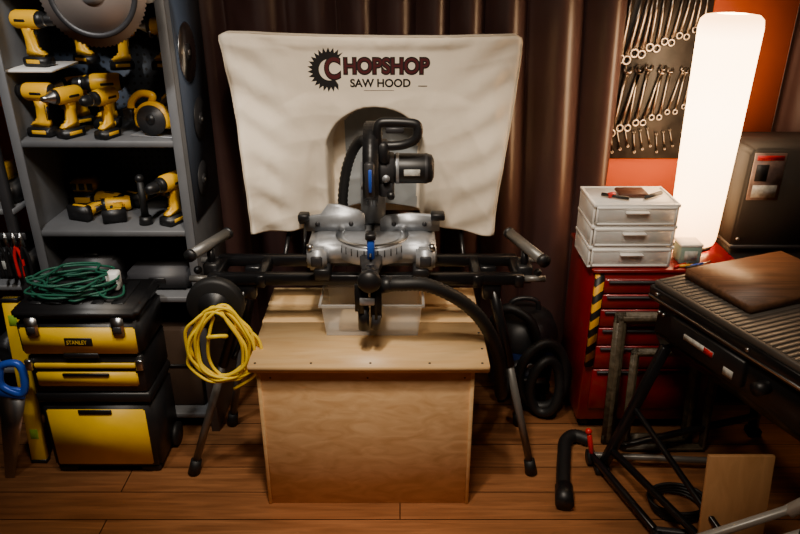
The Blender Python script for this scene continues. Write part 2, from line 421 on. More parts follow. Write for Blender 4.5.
# ---------- hood ----------
p=empty("saw_hood",(-.09,2.42,.8))
hoodm=mat("cream_hood_fabric",(240,226,204),.8,var=.02,scale=14,bump=.35)
wind=mat("hood_window_vinyl",(160,166,170),.25,var=.12,scale=5)
bm=bmesh.new();NX,NZ=180,130
def sst(a,b_,v):
    k=min(1,max(0,(v-a)/(b_-a)));return k*k*(3-2*k)
def hoodpt(s,t):
    zt=1.462-.010*math.sin(math.pi*s)-.010*s - .012*max(0,(abs(s-.5)-.47)/.03)**2
    zb=.80-.012*math.sin(s*9)+.03*math.exp(-((s-.5)/.3)**2)
    z=zb+(zt-zb)*t
    xl=-.575+.060*(1-t)**.8+ .008*math.sin(t*5); xr=.392-.068*(1-t)**1.1-.008*math.sin(t*6)
    x=xl+(xr-xl)*s
    q=.15+.85*max(sst(.04,.16,max(0,abs(x+.07)-.19)),sst(0,.06,1.28-z),sst(0,.03,z-1.40))
    y=2.36+q*(.010*noise.noise(Vector((x*4,z*4,1)))+.006*noise.noise(Vector((x*11,z*3,4))))
    for (fx,fz,am,sd) in ((7,3,.011,11),(3,9,.008,22),(14,5,.006,31)):
        v=abs(noise.noise(Vector((x*fx+z*2,z*fz-x*1.5,sd))));y-=q*am*max(0,.35-v)*1.4
    e=min(s,1-s); y+=.010*max(0,(.015-e)/.015)**2+.010*max(0,(t-.985)/.015)**2
    k=max(0,abs(x+.09)-.20)/.28; y-=.11*k*sst(0,1,(1.30-z)/.34)
    y+=.014*(1-t)*math.sin(x*38)*min(1,abs(s-.5)*2.2)
    y+=.006*math.sin(30*(s+t*1.2))*math.exp(-((s-.08)/.09)**2)+.006*math.sin(30*(s-t*1.2))*math.exp(-((s-.92)/.09)**2)
    return x,y,z
def arch(x,z):
    cx,hw,zc=-.085,.172,1.07
    if z>zc: return math.hypot((x-cx)/hw,(z-zc)/.155)
    return abs(x-cx)/hw
V=[]
for j in range(NZ+1):
    row=[]
    for i in range(NX+1):
        x,y,z=hoodpt(i/NX,j/NZ)
        d=arch(x,z)
        k=sst(0,.10,1.0-d)
        row.append((bm.verts.new((x,y+.13*k,z)),d,x))
    V.append(row)
for j in range(NZ):
    for i in range(NX):
        f=bm.faces.new([V[j][i][0],V[j][i+1][0],V[j+1][i+1][0],V[j+1][i][0]]);f.smooth=True
        f.material_index=1 if (V[j][i][1]<.84 and V[j][i][2]>-.20) else 0
tree=BVHTree.FromBMesh(bm)
bound=[V[j][0][0] for j in range(NZ+1)]+[V[NZ][i][0] for i in range(1,NX+1)]+[V[j][NX][0] for j in range(NZ-1,-1,-1)]
b2=[bm.verts.new((v.co.x+(-.003 if v.co.x<-.09 else .003),v.co.y+.05,v.co.z)) for v in bound]
b3=[bm.verts.new((v.co.x*.98,2.58,v.co.z-.02)) for v in bound]
for P,Q in ((bound,b2),(b2,b3)):
    for i in range(len(P)-1):
        f=bm.faces.new([P[i],P[i+1],Q[i+1],Q[i]]);f.smooth=True
f=bm.faces.new(b3)
for e in bm.edges:
    if len(e.link_faces)==2 and e.calc_face_angle(0)>.75: e.smooth=False
me=bpy.data.meshes.new("hood_fabric");bm.to_mesh(me);bm.free();me.materials.append(hoodm);me.materials.append(wind)
ho=bpy.data.objects.new("hood_fabric",me);bpy.context.collection.objects.link(ho);ho.parent=p;ho.matrix_parent_inverse=Matrix.Translation(-p.location)
so=ho.modifiers.new("t","SOLIDIFY");so.thickness=.002;so.offset=0
def onhood(me,off):
    for v in me.vertices:
        h=tree.ray_cast(Vector((v.co.x,1.8,v.co.z)),Vector((0,1,0)))
        if h[0] is not None: v.co.y=h[0].y-off
o=B()
hem=mat("hem_piping_fabric",(204,190,168),.8,var=.03)
pts=[]
for j in range(0,25): x,y,z=hoodpt(0,j/24);pts.append((x-.001,y-.002,z))
for i in range(1,31): x,y,z=hoodpt(i/30,1);pts.append((x,y-.002,z+.001))
for j in range(23,-1,-1): x,y,z=hoodpt(1,j/24);pts.append((x+.001,y-.002,z))
o.tube(pts,.003,hem,n=8,sub=2)
o.fin("piping",p)
inkb=mat("black_ink",(14,10,10),.8,var=.05);inkr=mat("dark_maroon_ink",(74,10,16),.8,var=.05)
def text(s,size,x,z,y,m,name,parent,off=0,sx=1,ext=0,hood=0):
    cu=bpy.data.curves.new(name,'FONT');cu.body=s;cu.size=size;cu.offset=off;cu.extrude=ext
    ob=bpy.data.objects.new(name,cu);bpy.context.collection.objects.link(ob)
    bpy.context.view_layer.update()
    dg=bpy.context.evaluated_depsgraph_get();me=bpy.data.meshes.new_from_object(ob.evaluated_get(dg))
    bpy.data.objects.remove(ob)
    M=Matrix.Translation((x,y,z))@Matrix.Rotation(R(90),4,'X')@Matrix.Diagonal((sx,1,1,1))
    me.transform(M);me.materials.clear();me.materials.append(m)
    if hood:
        b_=bmesh.new();b_.from_mesh(me)
        bmesh.ops.triangulate(b_,faces=b_.faces[:])
        for _ in range(2):
            es=[e for e in b_.edges if e.calc_length()>.012]
            if es: bmesh.ops.subdivide_edges(b_,edges=es,cuts=1)
            bmesh.ops.triangulate(b_,faces=[f for f in b_.faces if len(f.verts)>3])
        b_.to_mesh(me);b_.free();onhood(me,hood)
    o2=bpy.data.objects.new(name,me);bpy.context.collection.objects.link(o2);o2.parent=parent;o2.matrix_parent_inverse=Matrix.Translation(-parent.location)
    return o2
LY=2.342
text("C",.094,-.248,1.318,LY,inkb,"logo_initial_outline",p,off=.0060,sx=.80,hood=.0018)
text("C",.094,-.248,1.318,LY,inkr,"logo_initial",p,off=.0018,sx=.80,hood=.0026)
text("HOPSHOP",.068,-.186,1.334,LY,inkb,"logo_outline",p,off=.0055,sx=.90,hood=.0018)
text("HOPSHOP",.068,-.186,1.334,LY,inkr,"logo_letters",p,off=.0010,sx=.90,hood=.0026)
text("SAW HOOD",.036,-.165,1.290,LY,inkb,"logo_subtitle",p,off=.0012,sx=1.0,hood=.0018)
o=B()
cx,cz=-.232,1.345;outer=[];
for i in range(19):
    a=50+i*13.5
    outer+= [(cx+.072*math.cos(R(a)),cz+.072*math.sin(R(a))),(cx+.056*math.cos(R(a+8)),cz+.056*math.sin(R(a+8)))]
t=bmesh.new();k=len(outer)
ov=[t.verts.new((a,LY,b_)) for a,b_ in outer];iv=[]
for i in range(k):
    a=50+i*(19*13.5-6)/(k-1);iv.append(t.verts.new((cx+.034*math.cos(R(a)),LY,cz+.034*math.sin(R(a)))))
for i in range(k-1): t.faces.new([ov[i],ov[i+1],iv[i+1],iv[i]])
o.add(t,inkb)
for a,b_,z,h,m in ((.06,.09,1.291,.003,inkb),(-.12,-.02,1.277,.002,mat("grey_small_print",(110,100,92),.8,var=.5,scale=300))):
    t=bmesh.new();vs=[t.verts.new(c) for c in ((a,LY,z),(b_,LY,z),(b_,LY,z+h),(a,LY,z+h))];t.faces.new(vs);o.add(t,m)
lb=o.fin("logo_blade",p);onhood(lb.data,.0016)
o=B()
for x in (-.40,.22):
    o.cyl((x,2.21,.72),(x,2.50,.83),.008,blkg);o.cyl((x,2.50,.83),(x,2.56,1.40),.006,blkg)
for x in (-.33,.10):
    o.box((x-.025,2.30,.825),(x+.025,2.325,.85),blk,.004)
    o.cyl((x,2.2,.74),(x,2.32,.84),.006,blkg)
o.fin("support_rods",p)

# ---------- shop vac ----------
vx,vy=.50,2.50
p=empty("shop_vacuum",(vx,vy,0))
o=B()
o.lathe([(0,.06),(.12,.06),(.13,.075),(.138,.25),(.14,.26),(0,.26)],(vx,vy,0),(0,0,1),dblue)
o.lathe([(.142,.26),(.144,.28),(.138,.31),(.115,.36),(.07,.385),(0,.39)],(vx,vy,0),(0,0,1),blk)
o.cyl((vx-.02,vy-.12,.2),(vx-.05,vy-.17,.2),.03,blk)
o.tube([(vx-.06,vy,.37),(vx-.05,vy,.42),(vx,vy,.435),(vx+.05,vy,.42),(vx+.06,vy,.37)],.01,blk)
for a in range(45,360,90):
    x=vx+.12*math.cos(R(a));y=vy+.12*math.sin(R(a))
    o.box((x-.025,y-.025,.045),(x+.025,y+.025,.1),blk,.008)
    o.cyl((x-.012,y,.022),(x+.012,y,.022),.022,blkm)
for z in (.13,.2): o.box((vx-.02,vy-.152,z),(vx+.08,vy-.13,z+.02),chr_,.003)
o.fin("canister",p)
o=B()
o.tube([(-.04,1.89,.79),(.0,1.88,.795),(.08,1.885,.79),(.17,1.90,.74),(.24,1.92,.67),(.29,1.95,.58),(.325,1.98,.48),(.345,2.03,.36),(.36,2.09,.26),(.39,2.20,.21),(vx-.05,vy-.17,.2)],.021,blkm,n=14,sub=12,rib=.05)
o.cyl((-.06,1.89,.785),(-.02,1.888,.793),.024,blk)
o.fin("vacuum_hose")
o=B()
for k,(r,dz,dx) in enumerate(((.135,.17,0),(.145,.19,-.005),(.12,.15,.005))):
    c=Vector((.56+dx,2.335+.001*k,dz));pts=[c+Vector(((r-.02*k)*math.cos(a)*.72,.012*math.sin(2*a)-.02*k,r*math.sin(a))) for a in [2*math.pi*i/12 for i in range(12)]]
    o.tube(pts,.019,blkm,closed=True,n=12,sub=10,rib=.05)
o.tube([(.54,2.36,.30),(.50,2.38,.40),(.42,2.42,.43),(.37,2.45,.36)],.019,blkm,n=12,sub=12,rib=.05)
o.fin("vacuum_hose")
o=B()
o.tube([(.55,1.83,.03),(.575,1.95,.026),(.60,2.05,.026),(.62,2.12,.026),(.66,2.155,.026),(.71,2.13,.026)],.024,blkm,n=14,sub=12,rib=.05)
o.cyl((.545,1.79,.031),(.56,1.87,.03),.031,blk)
o.fin("vacuum_hose")

# ---------- shelf unit ----------
p=empty("metal_shelving_unit",(-.97,2.4,0))
X0,X1,Y0,Y1=-1.25,-.70,2.22,2.60
o=B()
for x in (X0,X1-.012): o.box((x,Y0,.0),(x+.012,Y1,1.75),gshelf,.002)
for x in (X0,X1-.03): o.box((x,Y0-.006,.0),(x+.03,Y0+.003,1.75),gshelf,.001)
o.fin("side_panels",p)
o=B()
for z in (.08,.58,.832,1.142,1.66):
    o.box((X0+.012,Y0,z-.022),(X1-.012,Y1-.012,z),gshelf,.003)
o.box((X0+.012,2.25,1.352),(X0+.16,2.45,1.36),whites,.002)
o.fin("shelves",p)
o=B();o.box((X0,2.588,.05),(X1,2.598,1.75),pm,0)
o.box((X1+.0,2.26,.85),(X1+.004,2.58,1.60),pm,0)
o.fin("pegboard",p)
o=B()
def blade(o,c,r,ax,m,teeth=36):
    pts=[]
    for i in range(teeth*2):
        a=2*math.pi*i/(teeth*2);rr=r if i%2==0 else r*.95
        pts.append((rr*math.cos(a),rr*math.sin(a)))
    M=Matrix.Translation(c)@(Matrix.Rotation(R(90),4,'Y') if ax=='x' else Matrix())
    o.prism(pts,-.0015,.0015,m,plane='xy' if ax=='x' else 'xz',M=M)
    d=Vector((.006,0,0)) if ax=='x' else Vector((0,-.006,0))
    o.cyl(Vector(c)-d*.3,Vector(c)+d,r*.3,dkg)
    o.cyl(Vector(c)-d*.3,Vector(c)+d*1.6,r*.1,chr_)
blade(o,(-.691,2.36,1.40),.095,'x',chr_);blade(o,(-.691,2.42,1.17),.075,'x',dkg)
blade(o,(-.691,2.37,.97),.065,'x',dkg)
o.fin("hung_saw_blades",p)

# drills -------------
def drill(loc,rz=0,rx=0,ry=0,sc=1,kind=0,name="cordless_drill"):
    o=B(Matrix.Translation(loc)@Matrix.Rotation(R(rz),4,'Z')@Matrix.Rotation(R(ry),4,'Y')@Matrix.Rotation(R(rx),4,'X')@Matrix.Scale(sc,4))
    o.prism([(-.045,0),(.05,0),(.055,.012),(.05,.036),(-.04,.036),(-.048,.03)],-.03,.03,blk,.004)
    o.box((-.03,-.031,.012),(.03,.031,.028),yel,.002)
    o.prism([(-.040,.036),(.046,.036),(.040,.052),(.012,.062),(.006,.12),(.02,.15),(-.042,.15),(-.034,.10),(-.034,.06)],-.017,.017,yel,.007)
    o.prism([(-.037,.06),(-.028,.06),(-.028,.12),(-.036,.13)],-.012,.012,blk,.003)
    o.box((.006,-.008,.115),(.022,.008,.145),blk,.003)
    o.lathe([(0,-.075),(.022,-.075),(.03,-.066)],(0,0,.168),(1,0,0),blk)
    o.lathe([(.03,-.066),(.034,-.055),(.034,.03),(.030,.04)],(0,0,.168),(1,0,0),yel)
    o.lathe([(.030,.04),(.030,.050),(.026,.056)],(0,0,.168),(1,0,0),blk)
    if kind==0:
        o.lathe([(.026,.056),(.024,.06),(.022,.10),(.013,.118),(.006,.12),(0,.12)],(0,0,.168),(1,0,0),blk)
        o.lathe([(.0245,.072),(.0245,.078)],(0,0,.168),(1,0,0),chr_)
    else:
        o.lathe([(.026,.056),(.012,.085),(.010,.10),(0,.10)],(0,0,.168),(1,0,0),chr_)
    o.box((-.045,-.0355,.160),(.005,.0355,.172),blk,.003)
    return o.fin(name)
def seat(ob,z):
    me=ob.data;mz=min(v.co.z for v in me.vertices);ob.location.z=z-mz+.0005
def circsaw(loc,rz=0,s=.85,name="circular_saw"):
    o=B(Matrix.Translation(loc)@Matrix.Rotation(R(rz),4,'Z')@Matrix.Scale(s,4))
    o.box((-.10,-.05,0),(.11,.055,.004),alu,.001)
    pts=[(.075*math.cos(R(a)),.06+.075*math.sin(R(a))) for a in range(-20,201,10)]
    o.prism(pts,-.045,-.015,yel,.004)
    o.prism([(.060*math.cos(R(a)),.065+.058*math.sin(R(a))) for a in range(0,360,12)],-.052,-.046,dkg)
    o.cyl((0,-.058,.07),(0,-.046,.07),.018,blk)
    o.lathe([(0,0),(.034,0),(.036,.05),(.03,.065),(0,.068)],(0,-.015,.075),(0,1,0),yel)
    o.lathe([(.0365,.02),(.0365,.03)],(0,-.015,.075),(0,1,0),blk)
    o.tube([(-.02,0,.12),(-.01,0,.15),(-.06,0,.155),(-.10,0,.125),(-.105,0,.09),(-.06,0,.08)],.014,yel,n=10)
    o.tube([(.03,0,.12),(.06,0,.14),(.075,0,.13)],.014,blk)
    o.box((-.13,-.03,.055),(-.09,.03,.10),blk,.005)
    return o.fin(name)
seat(drill((-1.165,2.33,1.36),rz=-15,sc=.85),1.3605)
drill((-.96,2.50,1.325),rz=200,sc=.8); drill((-.81,2.50,1.325),rz=185,kind=1,sc=.85,name="impact_driver")
drill((-1.085,2.50,1.345),rz=-20,sc=.8)
o=B()
for x,z in ((-.96,1.43),(-.81,1.435),(-1.085,1.45)):
    for d in (-.03,.03): o.tube([(x+d,2.592,z),(x+d,2.52,z-.0),(x+d,2.47,z),(x+d,2.465,z+.02)],.003,chr_)
o.fin("tool_hooks",p)
for x,y,rz,k,s in ((-1.175,2.29,170,0,.86),(-1.12,2.46,225,1,.82),(-1.08,2.28,240,1,.80),(-1.01,2.42,195,0,.90),(-.955,2.27,250,0,.78)):
    ob=drill((x,y,1.142),rz=rz,kind=k,sc=s,name="cordless_drill" if k==0 else "impact_driver");seat(ob,1.142)
ob=circsaw((-.80,2.31,1.1425),rz=-12);seat(ob,1.142)
def charger(x,y,z,rz=0):
    o=B(Matrix.Translation((x,y,z))@Matrix.Rotation(R(rz),4,'Z'))
    o.box((-.055,-.045,0),(.055,.045,.055),blk,.008,seg=2);o.box((-.045,-.035,.055),(.045,.035,.10),yel,.008,seg=2);o.box((-.03,-.047,.018),(.03,-.044,.04),yel,.002)
    for d in (-.03,0,.03): o.box((d-.01,-.038,.065),(d+.01,-.034,.09),blk,.001)
    ob=o.fin("battery_charger");seat(ob,z);return ob
charger(-.79,2.50,1.142,4)
for x,y,rz,rx,k,s in ((-1.13,2.31,160,88,0,.9),(-1.0,2.46,150,88,1,.9),(-.99,2.29,200,88,0,.8),(-.79,2.30,245,0,0,.88),(-.765,2.48,265,0,1,.82)):
    ob=drill((x,y,.832),rz=rz,rx=rx,kind=k,sc=s,name="cordless_drill" if k==0 else "impact_driver");seat(ob,.832)
o=B();o.cyl((-.885,2.29,.833),(-.885,2.29,.86),.024,blk,r2=.02);o.cyl((-.885,2.29,.86),(-.885,2.29,.985),.013,blkm,r2=.012);o.sph((-.885,2.29,.995),.016,blk)
o.fin("work_light")
charger(-1.17,2.50,.832,0)
o=B()
o.box((-1.2,2.26,.581),(-1.02,2.5,.70),dkg,.01,seg=2);o.box((-1.14,2.30,.70),(-1.08,2.46,.715),blk,.006)
o.box((-1.13,2.255,.62),(-1.09,2.262,.65),chr_,.002)
o.fin("tool_case")
o=B();o.box((-.98,2.27,.581),(-.76,2.52,.66),mat("grey_case_plastic",(60,60,64),.5),.012,seg=2);o.box((-.9,2.262,.61),(-.84,2.27,.635),blk,.003);o.fin("socket_set_case")
o=B();o.box((-1.2,2.27,.081),(-.76,2.55,.42),mat("brown_cardboard",(70,52,38),.8),.006);o.box((-1.19,2.265,.26),(-.77,2.27,.27),blk,0);o.fin("cardboard_box")

# chop saw overhanging from unit top
o=B()
c=Vector((-.845,2.06,1.60))
pts=[]
for i in range(144):
    a=2*math.pi*i/144;r=.150 if i%2==0 else .145;pts.append((c.x+r*math.cos(a),c.z+r*math.sin(a)))
bst=mat("brushed_blade_steel",(165,154,148),.42,.55,var=.12,scale=3)
o.prism(pts,c.y-.0015,c.y+.0015,bst)
o.lathe([(.125,0),(.125,.003),(.11,.003),(.11,0)],(c.x,c.y-.0012,c.z),(0,-1,0),dkg,n=48)
o.prism([(c.x+.157*math.cos(R(a)),c.z+.157*math.sin(R(a))) for a in range(-12,193,8)],c.y+.004,c.y+.05,alu,.004)
o.cyl(c+Vector((0,-.008,0)),c+Vector((0,.05,0)),.035,alu);o.cyl(c+Vector((0,-.016,0)),c,.012,dkg)
o.cyl(c+Vector((0,.05,.03)),c+Vector((0,.16,.11)),.045,blk)
o.box((-.95,2.2,1.661),(-.72,2.5,1.70),alu,.006);o.box((-.90,2.22,1.70),(-.78,2.42,1.80),blk,.01)
o.tube([c+Vector((.03,.05,.05)),c+Vector((.10,.03,.06)),c+Vector((.165,.0,.03)),c+Vector((.18,.0,-.01))],.013,blk)
o.fin("chop_saw")

# ---------- far-left rack ----------
p=empty("storage_rack",(-1.55,2.4,0))
o=B()
for x in (-1.85,-1.30): 
    for y in (2.2,2.58): o.box((x-.015,y-.015,0),(x+.015,y+.015,1.75),dkg,.003)
for z in (.3,.64,.92,1.3,1.65): o.box((-1.85,2.19,z-.02),(-1.28,2.6,z),gshelf,.003)
o.fin("frame",p)
o=B()
for z,cols in ((.3,(dkg,blk,dkg)),(.64,(blk,dkg,blk)),(.92,(blk,yel,blk)),(1.3,(dkg,blk,yel))):
    for i,m in enumerate(cols):
        x=-1.50+i*.075; h=.07+.06*random.random()
        o.box((x,2.24,z),(x+.062,2.45,z+h),m,.008,seg=2);o.box((x+.015,2.235,z+h*.4),(x+.047,2.242,z+h*.7),label if i==1 else blk,.001)
o.fin("stored_boxes",p)
o=B()
for i,x in enumerate((-1.345,-1.318,-1.291,-1.267)):
    z=.80
    for s_ in (-1,1):
        o.tube([(x,2.17,z),(x+s_*.012,2.17,z-.05),(x+s_*.009,2.17,z-.12)],.0055,redp if i==2 else blk,n=8)
    o.prism([(x-.009,z-.005),(x+.009,z-.005),(x+.004,z+.045),(x-.004,z+.045)],2.165,2.175,chr_,.001)
    o.cyl((x,2.16,z+.03),(x,2.2,z+.03),.002,chr_,n=8)
o.box((-1.37,2.178,.815),(-1.255,2.186,.84),dkg,.002)
o.fin("hanging_pliers")
o=B();M=Matrix.Translation((-1.315,2.04,0))@Matrix.Rotation(R(-6),4,'X')
o.box((-.025,-.012,0),(.03,.012,.64),yel2,.003,M=M)
for z in (.1,.32,.54): o.box((-.012,-.0135,z),(.018,.0135,z+.04),mat("level_vial",(150,190,60),.2),.002,M=M)
o.box((-.027,-.014,0),(.032,.014,.015),blk,.002,M=M);o.box((-.027,-.014,.625),(.032,.014,.64),blk,.002,M=M)
o.fin("spirit_level")
o=B();M=Matrix.Translation((-1.385,1.95,0))@Matrix.Rotation(R(8),4,'Y')@Matrix.Rotation(R(-5),4,'X')
o.prism([(-.01,.0),(.02,.0),(.075,.36),(-.02,.36)],-.001,.001,chr_,M=M)
o.tube([(-.005,0,.37),(.06,0,.35),(.07,0,.41),(.05,0,.46),(.0,0,.45),(-.01,0,.42)],.013,blue,closed=True,n=10,M=M)
o.box((-.015,-.008,.33),(.07,.008,.37),blue,.004,M=M)
o.fin("hand_saw")

# ---------- rolling toolbox ----------
p=empty("rolling_tool_chest",(-1.03,2.08,0))
x0,x1,y0,y1=-1.235,-.84,1.965,2.195
xm=(x0+x1)/2
o=B()
o.box((x0+.01,y0+.01,.025),(x1-.005,y1,.30),blk,.012,seg=2)
o.box((x0+.005,y0+.004,.305),(x1,y1,.345),blk,.008)
o.box((x0+.01,y0+.006,.345),(x1-.005,y1,.49),blk,.008)
o.box((x0,y0,.495),(x1+.002,y1,.62),blk,.012,seg=2)
o.box((x0-.005,y0-.006,.625),(x1+.006,y1+.004,.668),blk,.014,seg=3)
for d in range(5): o.box((x0+.045+d*.066,y0+.03,.667),(x0+.085+d*.066,y1-.03,.672),blk,.002)
for x in (x0+.05,x1-.05): o.box((x-.035,y0+.02,0),(x+.035,y1-.02,.03),blkm,.006)
o.fin("body",p)
o=B()
o.box((x0+.03,y0+.002,.045),(x1-.03,y0+.012,.278),yel2,.008,seg=2)
o.box((x0+.03,y0-.002,.375),(x1-.03,y0+.01,.430),yel2,.005,seg=2)
o.box((x0+.03,y0-.002,.445),(x1-.03,y0+.008,.465),yel2,.004)
o.box((x0+.012,y0-.006,.503),(x1-.012,y0+.004,.600),yel2,.008,seg=2)
o.fin("yellow_panels",p)
o=B()
for x in (x0+.06,x1-.06):
    o.box((x-.02,y0-.016,.575),(x+.02,y0-.004,.64),chr_,.004,seg=2);o.box((x-.013,y0-.02,.585),(x+.013,y0-.014,.61),dkg,.003)
o.box((x0+.14,y0-.010,.49),(x1-.14,y0-.004,.508),blk,.004)
o.box((x0+.12,y0-.008,.418),(x1-.12,y0-.001,.430),blk,.003)
o.box((x0+.14,y0-.002,.262),(x1-.14,y0+.004,.280),blk,.004)
o.box((xm-.045,y0-.009,.535),(xm+.045,y0-.005,.565),blk,.002)
for x in (x0+.004,x1-.028): o.box((x,y0-.008,.44),(x+.024,y0+.01,.48),chr_,.003)
o.tube([(x0+.12,2.08,.668),(x0+.12,2.08,.70),(x1-.12,2.08,.70),(x1-.12,2.08,.668)],.009,blk,sub=8)
o.cyl((x1-.01,y1-.05,.045),(x1+.010,y1-.05,.045),.045,blkm);o.cyl((x0-.008,y1-.05,.045),(x0+.01,y1-.05,.045),.045,blkm)
o.fin("latches_and_handles",p)
text("STANLEY",.02,xm-.038,.543,y0-.0098,mat("label_yellow_ink",(235,190,20),.5,var=.02),"brand_label",p,sx=.8,ext=.0004)
o=B()
for k in range(9):
    rnd=random.Random(50+k);pts=[]
    for i in range(10):
        a=2*math.pi*i/10;r=.10+rnd.uniform(-.03,.025)
        pts.append((-1.075+1.2*r*math.cos(a)+rnd.uniform(-.01,.01),2.075+.78*r*math.sin(a)+rnd.uniform(-.008,.008),.682+.0065*k+rnd.uniform(-.002,.004)))
    o.tube(pts,.004,gcord,closed=True,n=8)
o.tube([(-1.0,2.05,.70),(-.94,2.0,.69),(-.90,2.03,.684),(-.92,2.1,.684)],.004,gcord)
o.box((-.97,2.08,.674),(-.93,2.12,.735),whites,.004)
o.fin("green_power_cord")

# ---------- red tool chest ----------
p=empty("red_tool_chest",(.94,2.38,0))
o=B()
o.box((.68,2.22,.05),(1.20,2.56,.68),red,.006)
o.box((.672,2.212,.675),(1.208,2.568,.69),red,.004)
for x in (.72,1.15):
    for y in (2.27,2.51): o.cyl((x-.012,y,.026),(x+.012,y,.026),.026,blkm);o.box((x-.018,y-.018,.04),(x+.018,y+.018,.055),dkg,.002)
o.fin("cabinet",p)
o=B()
zz=.655
for h in (.06,.06,.075,.075,.10,.18):
    o.box((.715,2.208,zz-h+.005),(1.18,2.222,zz),red,.004)
    o.box((.73,2.200,zz-.014),(1.16,2.21,zz-.005),dkg,.002)
    zz-=h
o.fin("drawers",p)
o=B()
hz_=bpy.data.materials.new("hazard_stripes");hz_.use_nodes=True;N=hz_.node_tree.nodes;L=hz_.node_tree.links
tc=N.new("ShaderNodeTexCoord");mp=N.new("ShaderNodeMapping");mp.inputs["Rotation"].default_value=(0,R(40),0);L.new(tc.outputs["Object"],mp.inputs[0])
wv=N.new("ShaderNodeTexWave");wv.inputs["Scale"].default_value=6;wv.bands_direction='Z';L.new(mp.outputs[0],wv.inputs[0])
g=N.new("ShaderNodeMath");g.operation='GREATER_THAN';g.inputs[1].default_value=.5;L.new(wv.outputs["Fac"],g.inputs[0])
mx=N.new("ShaderNodeMix");mx.data_type='RGBA';L.new(g.outputs[0],mx.inputs[0]);mx.inputs[6].default_value=(.01,.01,.01,1);mx.inputs[7].default_value=(*lin((235,170,20)),1)
L.new(mx.outputs[2],N["Principled BSDF"].inputs["Base Color"])
o.box((.683,2.204,.30),(.712,2.22,.67),hz_,0)
o.fin("hazard_tape",p)

# plastic drawers
p=empty("plastic_drawer_unit",(.80,2.33,.69))
o=B()
for i in range(3):
    z=.692+i*.077
    for x in (.655,.941):
        o.box((x,2.24,z),(x+.003,2.43,z+.074),whitep,0)
    for x in (.655,.938):
        for y in (2.237,2.423): o.box((x,y,z),(x+.007,y+.007,z+.074),whites,.001)
    o.box((.655,2.427,z),(.945,2.43,z+.074),whitep,0)
    for a,b_ in (((.653,2.231),(.947,2.242)),((.653,2.424),(.947,2.432)),((.653,2.242),(.662,2.424)),((.938,2.242),(.947,2.424))):
        o.box((*a,z+.066),(*b_,z+.077),whites,.001)
    o.box((.662,2.242,z+.071),(.938,2.424,z+.074),whites if i==2 else whitep,0)
o.box((.655,2.235,.690),(.945,2.43,.694),whites,.001)
o.fin("shell",p)
cont=[mat("light_packets",(236,228,220),.6),whites,mat("beige_packets",(232,200,170),.6),mat("pale_teal_packets",(190,214,208),.6),mat("pink_packets",(232,180,168),.6)]
o=B()
for i in range(3):
    z=.697+i*.077
    o.box((.665,2.228,z),(.935,2.231,z+.062),whitep,0);o.box((.668,2.233,z),(.671,2.41,z+.055),whitep,0);o.box((.929,2.233,z),(.932,2.41,z+.055),whitep,0)
    o.box((.664,2.226,z+.054),(.936,2.234,z+.064),whites,.002);o.box((.664,2.226,z-.001),(.936,2.233,z+.006),whites,.001)
    for x in (.664,.930): o.box((x,2.226,z),(x+.006,2.233,z+.06),whites,.001)
    o.box((.668,2.233,z),(.932,2.41,z+.002),whites,0)
    o.box((.76,2.212,z+.042),(.84,2.230,z+.050),whites,.003)
    for q in range(9):
        xx=.68+.027*q;o.box((xx,2.245+.01*(q%3),z+.003),(xx+.022,2.36,z+.018+.028*random.random()),random.choice(cont),.002)
o.fin("drawers",p)
o=B()
o.box((.76,2.30,.924),(.86,2.38,.938),mat("brown_leather",(90,50,35),.6),.005);o.cyl((.70,2.32,.931),(.78,2.27,.931),.006,blk);o.cyl((.72,2.30,.933),(.74,2.31,.933),.009,redp)
o.cyl((.84,2.28,.932),(.91,2.33,.932),.007,dkg)
o.fin("small_hand_tools")
o=B();o.box((.985,2.26,.691),(1.06,2.33,.76),teal,.003);o.box((1.0,2.258,.705),(1.045,2.261,.74),label,0);o.box((.983,2.258,.755),(1.062,2.332,.765),whites,.002);o.fin("small_parts_box")
o=B()
for i in range(5):
    x=.955+.02*i;o.cyl((x,2.22+.01*(i%2),.697),(x+.05,2.25-.01*(i%3),.697),.005,[redp,yel,dkg,blue,walnut][i],n=10);o.cyl((x+.05,2.25-.01*(i%3),.697),(x+.085,2.268-.014*(i%3),.697),.0025,chr_,n=8)
o.fin("screwdriver_set")

# ---------- lamp ----------
LX=1.095
p=empty("paper_floor_lamp",(LX,2.44,.69))
lm=bpy.data.materials.new("glowing_paper_shade");lm.use_nodes=True;N=lm.node_tree.nodes;L=lm.node_tree.links;b=N["Principled BSDF"]
tc=N.new("ShaderNodeTexCoord");sp=N.new("ShaderNodeSeparateXYZ");L.new(tc.outputs["Object"],sp.inputs[0])
mr=N.new("ShaderNodeMapRange");mr.inputs[1].default_value=.70;mr.inputs[2].default_value=1.50;L.new(sp.outputs[2],mr.inputs[0])
cr=N.new("ShaderNodeValToRGB");L.new(mr.outputs[0],cr.inputs[0])
cr.color_ramp.elements[0].color=(.50,.22,.07,1);cr.color_ramp.elements[1].color=(.60,.32,.13,1)
e1=cr.color_ramp.elements.new(.22);e1.color=(.85,.48,.21,1);e2=cr.color_ramp.elements.new(.6);e2.color=(1,.66,.36,1);e3=cr.color_ramp.elements.new(.92);e3.color=(1,.62,.32,1)
L.new(cr.outputs[0],b.inputs["Emission Color"]);b.inputs["Emission Strength"].default_value=14;b.inputs["Base Color"].default_value=(.9,.85,.75,1)
o=B()
o.lathe([(.078,0),(.083,.015),(.085,.04),(.095,.4),(.102,.76),(.098,.785),(.085,.798),(.05,.803),(.05,.800),(.08,.79),(.095,.76),(.08,.04),(.078,0)],(LX,2.44,.71),(0,0,1),lm,n=48)
o.fin("shade",p)
o=B();o.lathe([(0,0),(.07,0),(.072,.008),(.06,.015),(.012,.018),(.01,.12),(0,.12)],(LX,2.44,.69),(0,0,1),blk)
